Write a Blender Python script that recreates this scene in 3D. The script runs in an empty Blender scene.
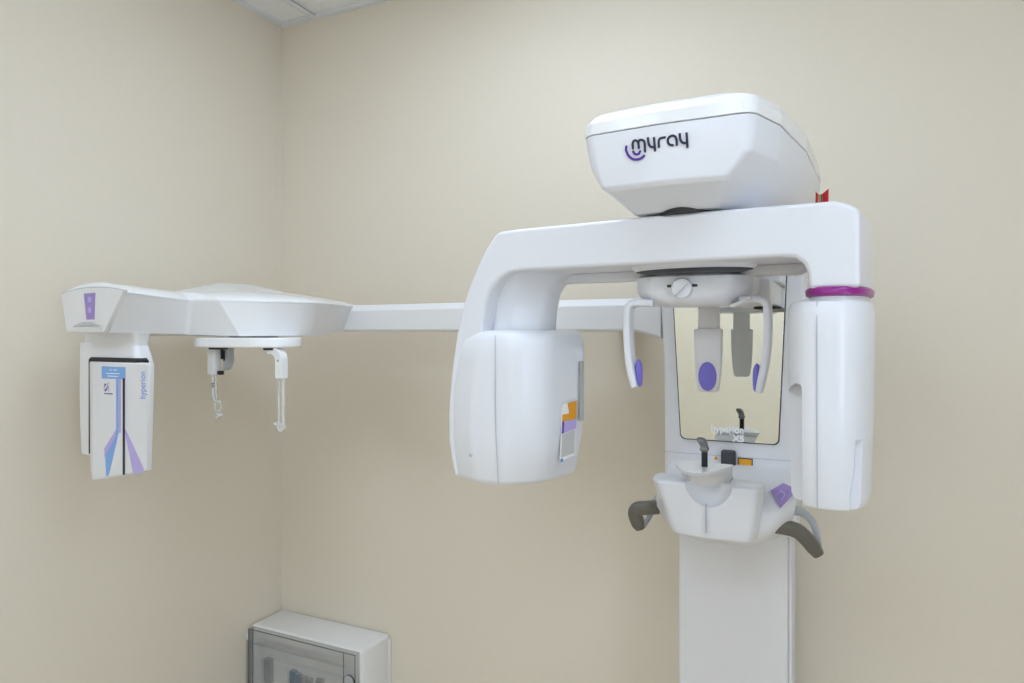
import bpy, bmesh, math, random
from mathutils import Vector, Matrix

random.seed(4)
sc = bpy.context.scene
col = sc.collection
R = math.radians
EYE = 1.55

# ------------------------------------------------------------------ camera, world, light, exposure
YAW = R(25.563)
cam_d = bpy.data.cameras.new('camera'); cam_d.sensor_width = 36; cam_d.lens = 692 / 1024 * 36
cam_d.shift_y = -11.5 / 1024
cam_d.clip_start = 0.02
cam = bpy.data.objects.new('camera', cam_d); col.objects.link(cam)
cam.location = (1.7553, -1.8208, EYE); cam.rotation_euler = (R(90), 0, YAW)
sc.camera = cam

w = bpy.data.worlds.new('world'); sc.world = w; w.use_nodes = True
w.node_tree.nodes['Background'].inputs[0].default_value = (0.8, 0.85, 1, 1)
w.node_tree.nodes['Background'].inputs[1].default_value = 0.2
vs = sc.view_settings
vs.view_transform = 'Standard'; vs.look = 'None'; vs.gamma = 1; vs.use_curve_mapping = False
vs.exposure = 0.03
PANEL_POWER = 8.0                         # ceiling light panels
PANEL_COLOR = (0.70, 0.825, 1.0)
FILL_POWER = 5.0                         # added fill light, a glowing window behind the camera
FILL_COLOR = (0.70, 0.83, 1.0)

# ------------------------------------------------------------------ materials
def mat(name, color, rough=0.4, metal=0.0, vary=0.0, bump=0.0, scale=60, coat=0.0, emit=None, power=0, trans=0.0, alpha=1.0, spec=0.5):
    m = bpy.data.materials.new(name); m.use_nodes = True
    nt = m.node_tree; b = nt.nodes['Principled BSDF']
    b.inputs['Base Color'].default_value = (*color, 1)
    b.inputs['Roughness'].default_value = rough
    b.inputs['Metallic'].default_value = metal
    b.inputs['Coat Weight'].default_value = coat
    b.inputs['Specular IOR Level'].default_value = spec
    b.inputs['Transmission Weight'].default_value = trans
    b.inputs['Alpha'].default_value = alpha
    if emit:
        b.inputs['Emission Color'].default_value = (*emit, 1)
        b.inputs['Emission Strength'].default_value = power
    tc = nt.nodes.new('ShaderNodeTexCoord')
    no = nt.nodes.new('ShaderNodeTexNoise'); no.inputs['Scale'].default_value = scale
    no.inputs['Detail'].default_value = 5
    nt.links.new(tc.outputs['Object'], no.inputs['Vector'])
    if vary:
        mx = nt.nodes.new('ShaderNodeMix'); mx.data_type = 'RGBA'
        mx.inputs[6].default_value = (*[c * (1 - vary) for c in color], 1)
        mx.inputs[7].default_value = (*[min(1, c * (1 + vary)) for c in color], 1)
        nt.links.new(no.outputs['Fac'], mx.inputs[0]); nt.links.new(mx.outputs[2], b.inputs['Base Color'])
    mr = nt.nodes.new('ShaderNodeMapRange')
    mr.inputs[3].default_value = max(0, rough - 0.01); mr.inputs[4].default_value = min(1, rough + 0.01)
    nt.links.new(no.outputs['Fac'], mr.inputs[0]); nt.links.new(mr.outputs[0], b.inputs['Roughness'])
    if bump:
        bp = nt.nodes.new('ShaderNodeBump'); bp.inputs['Strength'].default_value = bump
        bp.inputs['Distance'].default_value = 0.002
        nt.links.new(no.outputs['Fac'], bp.inputs['Height']); nt.links.new(bp.outputs[0], b.inputs['Normal'])
    return m

M = dict(
    wall=mat('cream_paint', (0.81, 0.735, 0.61), 0.55, vary=0.015, bump=0.15, scale=90),
    ceil=mat('ceiling_tile_white', (0.90, 0.90, 0.90), 0.8, vary=0.02, bump=0.3, scale=120),
    grid=mat('ceiling_grid_metal', (0.78, 0.79, 0.80), 0.5),
    floor=mat('vinyl_floor', (0.72, 0.61, 0.46), 0.5, vary=0.08, scale=8),
    shell=mat('white_plastic_shell', (0.83, 0.84, 0.885), 0.30, coat=0.15),
    cover=mat('bright_white_plastic', (0.90, 0.90, 0.90), 0.25, coat=0.3),
    satin=mat('satin_white_plastic', (0.79, 0.785, 0.80), 0.4),
    ceph=mat('ceph_white_plastic', (0.82, 0.815, 0.82), 0.35),
    frame=mat('painted_column', (0.78, 0.77, 0.78), 0.42, vary=0.008),
    seam=mat('seam_grey', (0.52, 0.53, 0.60), 0.6),
    dark=mat('black_plastic', (0.015, 0.015, 0.018), 0.45),
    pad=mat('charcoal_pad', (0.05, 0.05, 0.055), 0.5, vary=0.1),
    grip=mat('taupe_grey_grip', (0.135, 0.125, 0.10), 0.32, vary=0.03),
    fin=mat('light_grey_plastic', (0.42, 0.43, 0.44), 0.4),
    purple=mat('violet_rubber', (0.20, 0.165, 0.62), 0.5),
    lilac=mat('lilac_print', (0.42, 0.33, 0.66), 0.4),
    lilac2=mat('pale_lilac_print', (0.50, 0.42, 0.78), 0.4),
    sticker=mat('purple_membrane', (0.36, 0.26, 0.58), 0.35),
    magenta=mat('magenta_ring', (0.29, 0.007, 0.235), 0.3, coat=0.2),
    mirror=mat('mirror_glass', (0.80, 0.815, 0.77), 0.015, metal=1.0),
    blue=mat('blue_print', (0.12, 0.30, 0.72), 0.4),
    blue2=mat('light_blue_print', (0.22, 0.42, 0.80), 0.4),
    ink=mat('navy_ink', (0.012, 0.012, 0.05), 0.4),
    violet_ink=mat('violet_ink', (0.09, 0.012, 0.30), 0.4),
    white_ink=mat('white_ink', (0.93, 0.93, 0.93), 0.5),
    orange=mat('orange_label', (0.85, 0.36, 0.01), 0.5),
    yellow=mat('yellow_label', (0.75, 0.50, 0.02), 0.5),
    paper=mat('grey_label', (0.58, 0.57, 0.56), 0.5),
    red=mat('red_card', (0.55, 0.01, 0.015), 0.4),
    steel=mat('brushed_steel', (0.42, 0.42, 0.42), 0.3, metal=0.9),
    gunmetal=mat('gunmetal', (0.20, 0.20, 0.21), 0.4, metal=0.5),
    rod=mat('frosted_rod', (0.72, 0.71, 0.68), 0.3),
    clear=mat('clear_acrylic', (0.95, 0.95, 0.93), 0.2, trans=0.1, alpha=0.5),
    smoke=mat('smoked_acrylic', (0.50, 0.53, 0.55), 0.08, trans=0.85, alpha=0.38),
    smoke_edge=mat('dark_acrylic_edge', (0.07, 0.075, 0.08), 0.2),
    boxw=mat('box_white_plastic', (0.88, 0.87, 0.86), 0.45, vary=0.006),
    breaker=mat('breaker_grey', (0.25, 0.28, 0.31), 0.5),
    breaker_blue=mat('breaker_blue', (0.05, 0.16, 0.28), 0.5),
    lamp=mat('led_diffuser', (0.9, 0.9, 0.9), 0.5, emit=PANEL_COLOR, power=PANEL_POWER),
    fill_pane=mat('fill_light_pane', (0.8, 0.9, 1.0), 0.5, emit=FILL_COLOR, power=FILL_POWER),  # glowing pane of the added fill window
    alu=mat('white_trim', (0.8, 0.8, 0.8), 0.4),
    door=mat('door_laminate', (0.55, 0.52, 0.48), 0.45, vary=0.03, scale=12),
)

# ------------------------------------------------------------------ helpers
WL = {}      # world location of every object built
def empty(name, loc):
    o = bpy.data.objects.new(name, None); o.empty_display_size = 0.1
    o.location = loc; col.objects.link(o); WL[o.name] = Vector(loc); return o
def tag(o, label=None, cat=None, group=None, kind=None):
    if label: o['label'] = label
    if cat: o['category'] = cat
    if group: o['group'] = group
    if kind: o['kind'] = kind
    return o
def link(name, me, m, parent=None, center=None):
    o = bpy.data.objects.new(name, me); col.objects.link(o)
    if m and not me.materials: me.materials.append(m)
    vs_ = [v.co for v in me.vertices]
    if center is None:
        lo = Vector([min(v[i] for v in vs_) for i in range(3)]); hi = Vector([max(v[i] for v in vs_) for i in range(3)])
        center = (lo + hi) / 2
    center = Vector(center)
    me.transform(Matrix.Translation(-center))
    WL[o.name] = center
    if parent:
        o.parent = parent; o.location = center - WL[parent.name]
    else: o.location = center
    return o
def finish(me, angle=32):
    bm = bmesh.new(); bm.from_mesh(me)
    bmesh.ops.recalc_face_normals(bm, faces=bm.faces); bm.to_mesh(me); bm.free()
    for p in me.polygons: p.use_smooth = True
    me.set_sharp_from_angle(angle=R(angle))
def build(name, verts, faces, m, parent=None, bevel=0, seg=3, angle=30, ang2=32):
    me = bpy.data.meshes.new(name); me.from_pydata([tuple(v) for v in verts], [], faces); me.validate(); me.update()
    finish(me, ang2)
    o = link(name, me, M[m], parent)
    if bevel: add_bevel(o, bevel, seg, angle)
    return o
def add_bevel(o, width, seg=3, angle=30):
    b = o.modifiers.new('bevel', 'BEVEL'); b.width = width; b.segments = seg; b.limit_method = 'ANGLE'
    b.angle_limit = R(angle); b.harden_normals = True; b.use_clamp_overlap = True
    return b
def rpoly(pts, seg=5):
    """pts: (x, y, radius) corners -> rounded closed polygon with a fixed number of points"""
    out = []; n = len(pts)
    for i, (x, y, r) in enumerate(pts):
        p = Vector((x, y)); a = Vector(pts[i - 1][:2]); b = Vector(pts[(i + 1) % n][:2])
        da = (a - p); db = (b - p); la, lb = da.length, db.length; da /= la; db /= lb
        k = min(1, max(-1, da.dot(db))); th = math.acos(k)
        if r <= 0 or th > 3.1 or th < 0.05:
            for j in range(seg + 1): out.append((x + da.x * 1e-4 * (1 - j / seg) + db.x * 1e-4 * j / seg, y + da.y * 1e-4 * (1 - j / seg) + db.y * 1e-4 * j / seg))
            continue
        t = min(r / math.tan(th / 2), la * 0.49, lb * 0.49)
        s, e = p + da * t, p + db * t
        for j in range(seg + 1):
            q = j / seg
            # smooth corner: quadratic towards the corner point
            w_ = 0.72
            den = (1 - q) ** 2 + 2 * w_ * q * (1 - q) + q ** 2
            c = (s * (1 - q) ** 2 + p * 2 * w_ * q * (1 - q) + e * q ** 2) / den
            out.append((c.x, c.y))
    return out
def loft(name, rings, m, parent=None, bevel=0, seg=3, angle=30, ang2=32, caps=True):
    """rings: list of lists of 3-D points, same count"""
    n = len(rings[0]); V = [p for r in rings for p in r]; F = []
    for k in range(len(rings) - 1):
        for i in range(n):
            j = (i + 1) % n
            F.append((k * n + i, k * n + j, (k + 1) * n + j, (k + 1) * n + i))
    if caps:
        F.append(tuple(range(n - 1, -1, -1))); F.append(tuple((len(rings) - 1) * n + i for i in range(n)))
    return build(name, V, F, m, parent, bevel, seg, angle, ang2)
class Frame:
    """a local frame on the floor plan: u to the right, v towards the room, w above eye height"""
    def __init__(s, ox, oy, deg):
        a = R(deg); s.o = Vector((ox, oy)); s.u = Vector((math.cos(a), math.sin(a))); s.v = Vector((math.sin(a), -math.cos(a)))
    def __call__(s, u, v, w):
        p = s.o + s.u * u + s.v * v
        return Vector((p.x, p.y, EYE + w))
AX = (1.5165, -0.65)
ARM = Frame(*AX, -7.1); HD = Frame(*AX, -4); WLF = Frame(0, 0, 0)      # WLF: u = x, v = -y
def plan(fr, pts, w, seg=5): return [fr(u, v, w) for u, v in rpoly(pts, seg)]
def prism(name, outline, fr, v0, v1, m, parent=None, bevel=0.004, seg=3, angle=30, taper=None):
    """outline (u, w) extruded from depth v0 to v1"""
    a = [fr(u, v0, w_) for u, w_ in outline]; b = [fr(u, v1, w_) for u, w_ in outline]
    return loft(name, [a, b], m, parent, bevel, seg, angle)
def box(name, lo, hi, m, parent=None, bevel=0.002, seg=2):
    x0, y0, z0 = lo; x1, y1, z1 = hi
    V = [(x, y, z) for z in (z0, z1) for x, y in ((x0, y0), (x1, y0), (x1, y1), (x0, y1))]
    F = [(3, 2, 1, 0), (4, 5, 6, 7), (0, 1, 5, 4), (1, 2, 6, 5), (2, 3, 7, 6), (3, 0, 4, 7)]
    return build(name, V, F, m, parent, bevel, seg)
def tube(name, path, radii, m, parent=None, n=20, up=None, flat=None, caps=True, sq=1.0):
    """path of 3-D points, radii per point: r or (r1, r2); round or elliptic section"""
    P = [Vector(p) for p in path]; rings = []
    refv = Vector(up) if up else Vector((0, 0, 1))
    for i, p in enumerate(P):
        t = (P[min(i + 1, len(P) - 1)] - P[max(i - 1, 0)]).normalized()
        a = t.cross(refv)
        if a.length < 1e-3: a = t.cross(Vector((0, 1, 0)))
        a.normalize(); b = a.cross(t).normalized()
        r = radii[i] if isinstance(radii, (list, tuple)) and len(radii) == len(P) and not (len(P) == 2 and flat) else radii
        r1, r2 = (r if isinstance(r, tuple) else (r, r))
        sp = lambda q: math.copysign(abs(q) ** sq, q)
        rings.append([p + a * (r1 * sp(math.cos(k * 2 * math.pi / n))) + b * (r2 * sp(math.sin(k * 2 * math.pi / n))) for k in range(n)])
    return loft(name, rings, m, parent, 0, ang2=40, caps=caps)
def smooth_path(pts, n=6):
    P = [Vector(p) for p in pts]; P = [P[0] * 2 - P[1]] + P + [P[-1] * 2 - P[-2]]; out = []
    for i in range(1, len(P) - 2):
        for j in range(n):
            t = j / n; a, b, c, d = P[i - 1:i + 3]
            out.append(0.5 * ((2 * b) + (c - a) * t + (2 * a - 5 * b + 4 * c - d) * t * t + (3 * b - a - 3 * c + d) * t ** 3))
    out.append(P[-2]); return out
def lathe(name, profile, origin, axis, m, parent=None, n=40, bevel=0):
    ax = Vector(axis).normalized(); a = ax.orthogonal().normalized(); b = ax.cross(a)
    o = Vector(origin)
    rings = [[o + ax * h + (a * math.cos(k * 2 * math.pi / n) + b * math.sin(k * 2 * math.pi / n)) * r for k in range(n)] for r, h in profile]
    return loft(name, rings, m, parent, bevel)
def ribbon_geo(pts, wd, mapf, th, V, F):
    """flat ribbon with round ends along 2-D points"""
    P = [Vector((p[0], p[1], 0)) for p in smooth_path([(x, y, 0) for x, y in pts], 6)]
    L, Rr = [], []
    for i, p in enumerate(P):
        t = (P[min(i + 1, len(P) - 1)] - P[max(i - 1, 0)]).normalized(); nn = Vector((-t.y, t.x, 0)) * wd / 2
        L.append(p + nn); Rr.append(p - nn)
    def cap(p, q, c, t):
        out = []; 
        for k in range(1, 6):
            a = math.pi * k / 6; out.append(c + (p - c) * math.cos(a) + t * math.sin(a) * wd / 2)
        return out
    t1 = (P[-1] - P[-2]).normalized(); t0 = (P[0] - P[1]).normalized()
    ring = L + cap(L[-1], Rr[-1], P[-1], t1) + Rr[::-1] + cap(Rr[0], L[0], P[0], t0)
    # body as quads + cap fans, top only plus a skirt
    b = len(V); n = len(ring)
    for q in ring: V.append(mapf(q.x, q.y, th))
    for q in ring: V.append(mapf(q.x, q.y, 0))
    m_ = len(L)
    idx = {i: b + i for i in range(n)}
    rs = m_ + 5
    for i in range(m_ - 1):
        F.append((idx[i], idx[i + 1], idx[rs + m_ - 2 - i], idx[rs + m_ - 1 - i]))
    F.append(tuple(idx[i] for i in range(m_ - 1, m_ + 6)))
    F.append(tuple(idx[i % n] for i in range(rs + m_ - 1, n + 1)))
    for i in range(n): F.append((b + i, b + (i + 1) % n, b + n + (i + 1) % n, b + n + i))
def strokes(name, lines, wd, mapf, m, parent, th=0.0004):
    V, F = [], []
    for l in lines: ribbon_geo(l, wd, mapf, th, V, F)
    me = bpy.data.meshes.new(name); me.from_pydata([tuple(v) for v in V], [], F); me.validate(); me.update()
    return link(name, me, M[m], parent)
def patch(name, pts, mapf, m, parent, th=0.0004):
    """flat print: 2-D outline mapped to a surface with a tiny thickness"""
    n = len(pts); V = [mapf(x, y, th) for x, y in pts] + [mapf(x, y, 0) for x, y in pts]
    F = [tuple(range(n))] + [(i, (i + 1) % n, n + (i + 1) % n, n + i) for i in range(n)]
    me = bpy.data.meshes.new(name); me.from_pydata([tuple(v) for v in V], [], F); me.validate(); me.update()
    return link(name, me, M[m], parent)
def text(name, body, size, mapf, m, parent, bold=0.0, space=1.0, xs=1.0):
    cu = bpy.data.curves.new('lettering', 'FONT'); cu.body = body; cu.size = size; cu.offset = bold; cu.space_character = space
    cu.resolution_u = 4
    ob = bpy.data.objects.new('lettering', cu); col.objects.link(ob)
    dg = bpy.context.evaluated_depsgraph_get(); me = bpy.data.meshes.new_from_object(ob.evaluated_get(dg))
    bpy.data.objects.remove(ob)
    me.name = name
    for v in me.vertices: v.co = mapf(v.co.x * xs, v.co.y, 0.0005)
    me.materials.clear()
    return link(name, me, M[m], parent)
def cut(o, cutters):
    """carve cutters out of o for good and delete them"""
    for c in cutters:
        b = o.modifiers.new('cut', 'BOOLEAN'); b.object = c; b.operation = 'DIFFERENCE'; b.solver = 'EXACT'
    bpy.context.view_layer.update()
    dg = bpy.context.evaluated_depsgraph_get(); me = bpy.data.meshes.new_from_object(o.evaluated_get(dg))
    for md in list(o.modifiers): o.modifiers.remove(md)
    o.data = me
    for c in cutters: bpy.data.objects.remove(c)
    for p in me.polygons: p.use_smooth = True
    me.set_sharp_from_angle(angle=R(32))

# ------------------------------------------------------------------ the room
RX, RY, RZ = 3.3, -3.7, 2.597
def slab(name, lo, hi, m, kind='structure', parent=None):
    o = box(name, lo, hi, m, parent, bevel=0); 
    if not parent: tag(o, kind=kind)
    return o
slab('floor', (-0.1, RY - 0.1, -0.1), (RX + 0.1, 0.1, 0), 'floor')
slab('wall_left', (-0.1, RY, 0), (0, 0, RZ + 0.1), 'wall')
slab('wall_back', (-0.1, 0, 0), (RX + 0.1, 0.1, RZ + 0.1), 'wall')
slab('wall_right', (RX, RY, 0), (RX + 0.1, 0, RZ + 0.1), 'wall')
slab('wall_front', (-0.1, RY - 0.1, 0), (RX + 0.1, RY, RZ + 0.1), 'wall')
for nm, lo, hi in (('baseboard_left', (0, RY, 0), (0.012, 0, 0.08)), ('baseboard_back', (0.012, -0.012, 0), (RX, 0, 0.08)),
                   ('baseboard_right', (RX - 0.012, RY, 0), (RX, -0.012, 0.08)), ('baseboard_front', (0.012, RY, 0), (RX - 0.012, RY + 0.012, 0.08))):
    slab(nm, lo, hi, 'alu')
ceiling = slab('ceiling', (-0.1, RY - 0.1, RZ + 0.02), (RX + 0.1, 0.1, RZ + 0.1), 'ceil')
# suspended ceiling: wall angle, grid bars and lay-in tiles
slab('trim_1', (0, RY, RZ), (0.022, 0, RZ + 0.02), 'grid'); slab('trim_2', (0.022, -0.022, RZ), (RX - 0.022, 0, RZ + 0.02), 'grid')
slab('trim_3', (RX - 0.022, RY, RZ), (RX, 0, RZ + 0.02), 'grid'); slab('trim_4', (0.022, RY, RZ), (RX - 0.022, RY + 0.022, RZ + 0.02), 'grid')
gx = [0.022] + [0.155 + 0.6 * k for k in range(6)] + [RX - 0.022]
gy = [-0.022] + [-0.48 - 0.6 * k for k in range(6)] + [RY + 0.022]
LAMP_LABEL = {(2, 1): 'square ceiling light panel nearest the back wall, in front of the side arm', (4, 2): 'square ceiling light panel over the right end of the x-ray machine',
              (1, 4): 'square ceiling light panel nearest the left wall, behind the viewer', (3, 4): 'square ceiling light panel in the middle of the room behind the viewer',
              (2, 5): 'square ceiling light panel nearest the front wall'}
lamps = {(2, 1), (4, 2), (1, 4), (3, 4), (2, 5)}
for i in range(len(gx) - 1):
    for j in range(len(gy) - 1):
        x0, x1, y1, y0 = gx[i], gx[i + 1], gy[j], gy[j + 1]
        if x1 - x0 < 0.03 or y1 - y0 < 0.03: continue
        if (i, j) in lamps:
            t = empty('ceiling_light', ((x0 + x1) / 2, (y0 + y1) / 2, RZ + 0.004))
            tag(t, LAMP_LABEL[(i, j)], 'ceiling light', 'light panels in the suspended ceiling')
            box('diffuser', (x0 + 0.025, y0 + 0.025, RZ + 0.004), (x1 - 0.025, y1 - 0.025, RZ + 0.012), 'lamp', t, 0)
            fr = []
            for q, (a, b) in enumerate((((x0 + .013, y0 + .013), (x1 - .013, y0 + .025)), ((x0 + .013, y1 - .025), (x1 - .013, y1 - .013)),
                         ((x0 + .013, y0 + .025), (x0 + .025, y1 - .025)), ((x1 - .025, y0 + .025), (x1 - .013, y1 - .025)))):
                box('frame', (*a, RZ + 0.002), (*b, RZ + 0.012), 'alu', t, 0)
        else:
            box('ceiling_tile', (x0 + 0.001, y0 + 0.001, RZ + 0.009), (x1 - 0.001, y1 - 0.001, RZ + 0.0198), 'ceil', ceiling, 0)
for x in gx[1:-1]: box('grid_bar', (x - 0.012, RY + 0.022, RZ), (x + 0.012, -0.022, RZ + 0.004), 'grid', ceiling, 0)
for y in gy[1:-1]: box('grid_bar', (0.022, y - 0.012, RZ + 0.0005), (RX - 0.022, y + 0.012, RZ + 0.0045), 'grid', ceiling, 0)
# invented window, glowing as fill, on the right wall behind the camera; door on the front wall
fill_win = slab('fill_window_1', (RX - .012, -3.10, 0.95), (RX - .004, -2.10, 2.2), 'fill_pane')
for lo, hi in (((RX - .04, -3.15, .90), (RX, -3.10, 2.25)), ((RX - .04, -2.10, .90), (RX, -2.05, 2.25)), ((RX - .04, -3.10, .90), (RX, -2.10, .95)),
               ((RX - .04, -3.10, 2.2), (RX, -2.10, 2.25)), ((RX - .04, -2.61, .95), (RX, -2.59, 2.2))):
    box('fill_window_frame', lo, hi, 'alu', fill_win, 0.003)
dr = slab('door_1', (2.2, RY + .001, 0.0), (3.05, RY + .04, 2.05), 'door')
lathe('door_handle', [(0.0, 0), (0.012, 0), (0.012, 0.05), (0.0, 0.05)], (2.28, RY + .04, 1.02), (0, 1, 0), 'steel', dr)

# ================================================================== PANORAMIC X-RAY MACHINE
root = empty('panoramic_xray_machine', (1.552, -0.24, 0))
tag(root, 'white panoramic dental x-ray machine with mirror column and C-shaped rotating arm on the right', 'x-ray machine')

# --- column
column = box('column', (1.4245, -0.270, 0), (1.6520, -0.02, 1.20), 'frame', root, 0.006, 3)
box('base_plate', (1.39, -0.31, 0), (1.69, -0.02, 0.012), 'satin', column, 0.002)
box('side_rail', (1.652, -0.260, 0.012), (1.6595, -0.15, 1.15), 'frame', column, 0.002)

# --- carriage: tall panel that carries mirror, chin support and head
PY = 0.285       # depth of the panel front from the back wall
def px_(x): return 1.7553 - (1.7553 - x) * 1.048
def pz_(w_): return w_ * 1.048
panel = loft('carriage_panel', [[WLF(px_(x), v, w_) for x, v in rpoly([(a, 0.06, .01), (a, PY, .012), (b, PY, .012), (b, 0.06, .01)], 4)]
        for a, b, w_ in ((1.412, 1.672, -0.43), (1.412, 1.676, -0.25), (1.411, 1.682, -0.06), (1.404, 1.690, 0.06), (1.400, 1.692, 0.18))], 'frame', root, 0.004)
# mirror, slightly narrower towards the bottom, with a dark edge
def mir(x0, x1, x2, x3, z0, z1, g): return rpoly([(px_(x0) - g, z1 + g, .004), (px_(x1) - g, z0 - g, .012), (px_(x2) + g, z0 - g, .012), (px_(x3) + g, z1 + g, .004)], 5)
MZ0, MZ1 = pz_(1.3235 - EYE), pz_(1.672 - EYE)
mirror = prism('mirror', mir(1.430, 1.449, 1.6395, 1.655, MZ0, MZ1, 0), WLF, PY + .0015, PY + .0050, 'mirror', root, 0.0006, 2)
prism('mirror_gasket', mir(1.430, 1.449, 1.6395, 1.655, MZ0, MZ1, .0022), WLF, PY + .0002, PY + .0020, 'pad', mirror, 0)
text('mirror_lettering', 'hyperion', 0.0210, lambda x, y, t: WLF(px_(1.5110) + x, PY + .0052 + t, pz_(-0.2090) + y), 'white_ink', mirror, 0.0007, 1.04, 0.86)
text('mirror_lettering', 'X5', 0.0185, lambda x, y, t: WLF(px_(1.5535) + x, PY + .0052 + t, pz_(-0.2255) + y), 'white_ink', mirror, 0.0010, 1.0, 1.05)
text('mirror_lettering', 'TM', 0.006, lambda x, y, t: WLF(px_(1.5465) + x, PY + .0052 + t, pz_(-0.2150) + y), 'white_ink', mirror, 0.0002, 1.0, 1.0)
# seam across the carriage below the mirror
def pbox(name, x0, x1, z0, z1, d0, d1, m, parent, bevel=0, seg=2):
    return box(name, (px_(x0), -(PY + d1), EYE + pz_(z0 - EYE)), (px_(x1), -(PY - d0), EYE + pz_(z1 - EYE)), m, parent, bevel, seg)
pbox('seam', 1.412, 1.677, EYE - 0.2585, EYE - 0.2573, 0, .0006, 'seam', panel)
# black pad and warning labels on the carriage, below the mirror
pbox('black_pad', 1.531, 1.5595, 1.272, 1.306, .001, .017, 'pad', panel, .005, 3)
lb = pbox('warning_label', 1.5625, 1.5915, 1.2745, 1.291, 0, .0006, 'dark', panel)
pbox('label_print', 1.5645, 1.5895, 1.2765, 1.289, 0, .0011, 'orange', lb)
for k in range(3): pbox('label_line', 1.568, 1.586 - .004 * (k % 2), 1.2785 + .0034 * k, 1.2795 + .0034 * k, 0, .0014, 'yellow', lb)
patch('warning_triangle', [(1.5150, 1.2835 - EYE), (1.5240, 1.2835 - EYE), (1.5195, 1.292 - EYE)], lambda u, w_, t: WLF(px_(u), PY + .0002 + t, pz_(w_)), 'orange', panel)

# --- lower housing behind the tray, with sloping shoulders
def ring_l(a, b, vf, vb, z, r=.03): return [WLF(x, v, z - EYE) for x, v in rpoly([(a, vb, .004), (a + .004, max(vb + .008, vf - .05), r), (a + .03, vf, r), (b - .03, vf, r), (b - .004, max(vb + .008, vf - .05), r), (b, vb, .004)], 5)]
lower = loft('lower_housing', [ring_l(1.462, 1.622, .455, .26, 1.142), ring_l(1.432, 1.652, .485, .26, 1.162), ring_l(1.412, 1.676, .495, .26, 1.20),
        ring_l(1.412, 1.680, .485, .26, 1.225), ring_l(1.416, 1.682, .445, .26, 1.243), ring_l(1.412, 1.680, .38, .26, 1.256), ring_l(1.410, 1.678, .300, .26, 1.264)], 'satin', root, 0.0, ang2=50)
# --- front tray (two doors) : curved plan, tapering downwards, with a scooped notch
def ring_t(x0, x1, vf, z, cr=.022):
    return [WLF(x, v, z - EYE) for x, v in rpoly([(x0 + .004, .462, .002), (x0 - .001, vf - .040, .03), (x0 + .020, vf - .002, cr), ((x0 + x1) / 2, vf + .006, .3), (x1 - .010, vf - .001, cr * .6), (x1, vf - .030, .03), (x1 - .002, .462, .002)], 7)]
tray = loft('instrument_tray', [ring_t(1.458, 1.604, .500, 1.165), ring_t(1.450, 1.613, .518, 1.169), ring_t(1.444, 1.618, .524, 1.182), ring_t(1.433, 1.624, .528, 1.225), ring_t(1.421, 1.628, .530, 1.262), ring_t(1.423, 1.626, .527, 1.267), ring_t(1.427, 1.622, .522, 1.269)],
        'shell', root, 0.0, ang2=50)
cb = bmesh.new(); bmesh.ops.create_uvsphere(cb, u_segments=48, v_segments=32, radius=1)
for v in cb.verts: v.co = Vector((v.co.x * .044 + 1.5345, v.co.y * .032 - .536, v.co.z * .050 + 1.278))
me = bpy.data.meshes.new('cutter'); cb.to_mesh(me); cb.free(); cutter = link('cutter', me, None)
me.materials.append(M['shell'])
cut(tray, [cutter]); add_bevel(tray, .002, 2, 40)
box('door_seam', (1.5300, -0.5372, 1.180), (1.5309, -0.505, 1.2325), 'seam', tray, 0)
# --- chin shelf above the tray
def ring_c(hw, vf, bulge, vb, z, p=2.0, cx=1.5225):
    P = [(cx - hw, vb)] + [(cx + hw * (-1 + 2 * k / 20), vf + bulge * (1 - abs(-1 + 2 * k / 20) ** p)) for k in range(21)] + [(cx + hw, vb)]
    return [WLF(x, v, z - EYE) for x, v in P]
chin = loft('chin_support', [ring_c(.044, .492, .028, .455, 1.262), ring_c(.045, .495, .032, .46, 1.284), ring_c(.047, .505, .050, .48, 1.294)], 'satin', root, 0.002)
loft('chin_shelf', [ring_c(.048, .515, .075, .505, 1.294, 2.1), ring_c(.0515, .520, .086, .505, 1.300, 2.1), ring_c(.052, .520, .090, .505, 1.304, 2.1)], 'shell', chin, 0.0015, 3)
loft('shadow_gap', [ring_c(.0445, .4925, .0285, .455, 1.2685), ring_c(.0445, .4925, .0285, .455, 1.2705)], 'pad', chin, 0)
# --- bite block on its post
bite = tube('bite_post', [WLF(1.5300, .545, -.248), WLF(1.5300, .545, -.219)], .0056, 'dark', root, 18)
loft('bite_block', [[WLF(1.5295 + x + dx, .545 + v, w_) for x, v in rpoly([(-a, -a, .002), (-a, a, .002), (a, a, .002), (a, -a, .002)], 3)]
     for w_, a, dx in ((-.2195, .0052, .0005), (-.215, .0078, .0005), (-.210, .0062, .0), (-.204, .0070, -.002), (-.200, .0078, -.0045), (-.1965, .0068, -.006), (-.194, .004, -.0075))], 'gunmetal', bite, .001)
# --- purple key pad on the right shoulder
pp = [(1.634, 1.241), (1.653, 1.256), (1.6735, 1.247), (1.662, 1.222), (1.653, 1.217)]
def sh(u, w_, t):       # lies on the sloping shoulder
    z = w_; v = .485 if z < 1.225 else .485 - (z - 1.225) * 2.0
    return Vector((u, -(v + .004 + t) + max(0, u - 1.655) * 1.3, z))
kp = patch('key_pad', [(1.632, 1.249), (1.653, 1.2605), (1.679, 1.249), (1.653, 1.228)], sh, 'sticker', root, .002)
strokes('arrow_mark', [[(1.6505, 1.251), (1.658, 1.246), (1.653, 1.238)], [(1.646, 1.246), (1.649, 1.250), (1.653, 1.248)]], .0018, lambda x, y, t: sh(x, y, t + .002), 'lilac2', kp, .0004)

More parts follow.
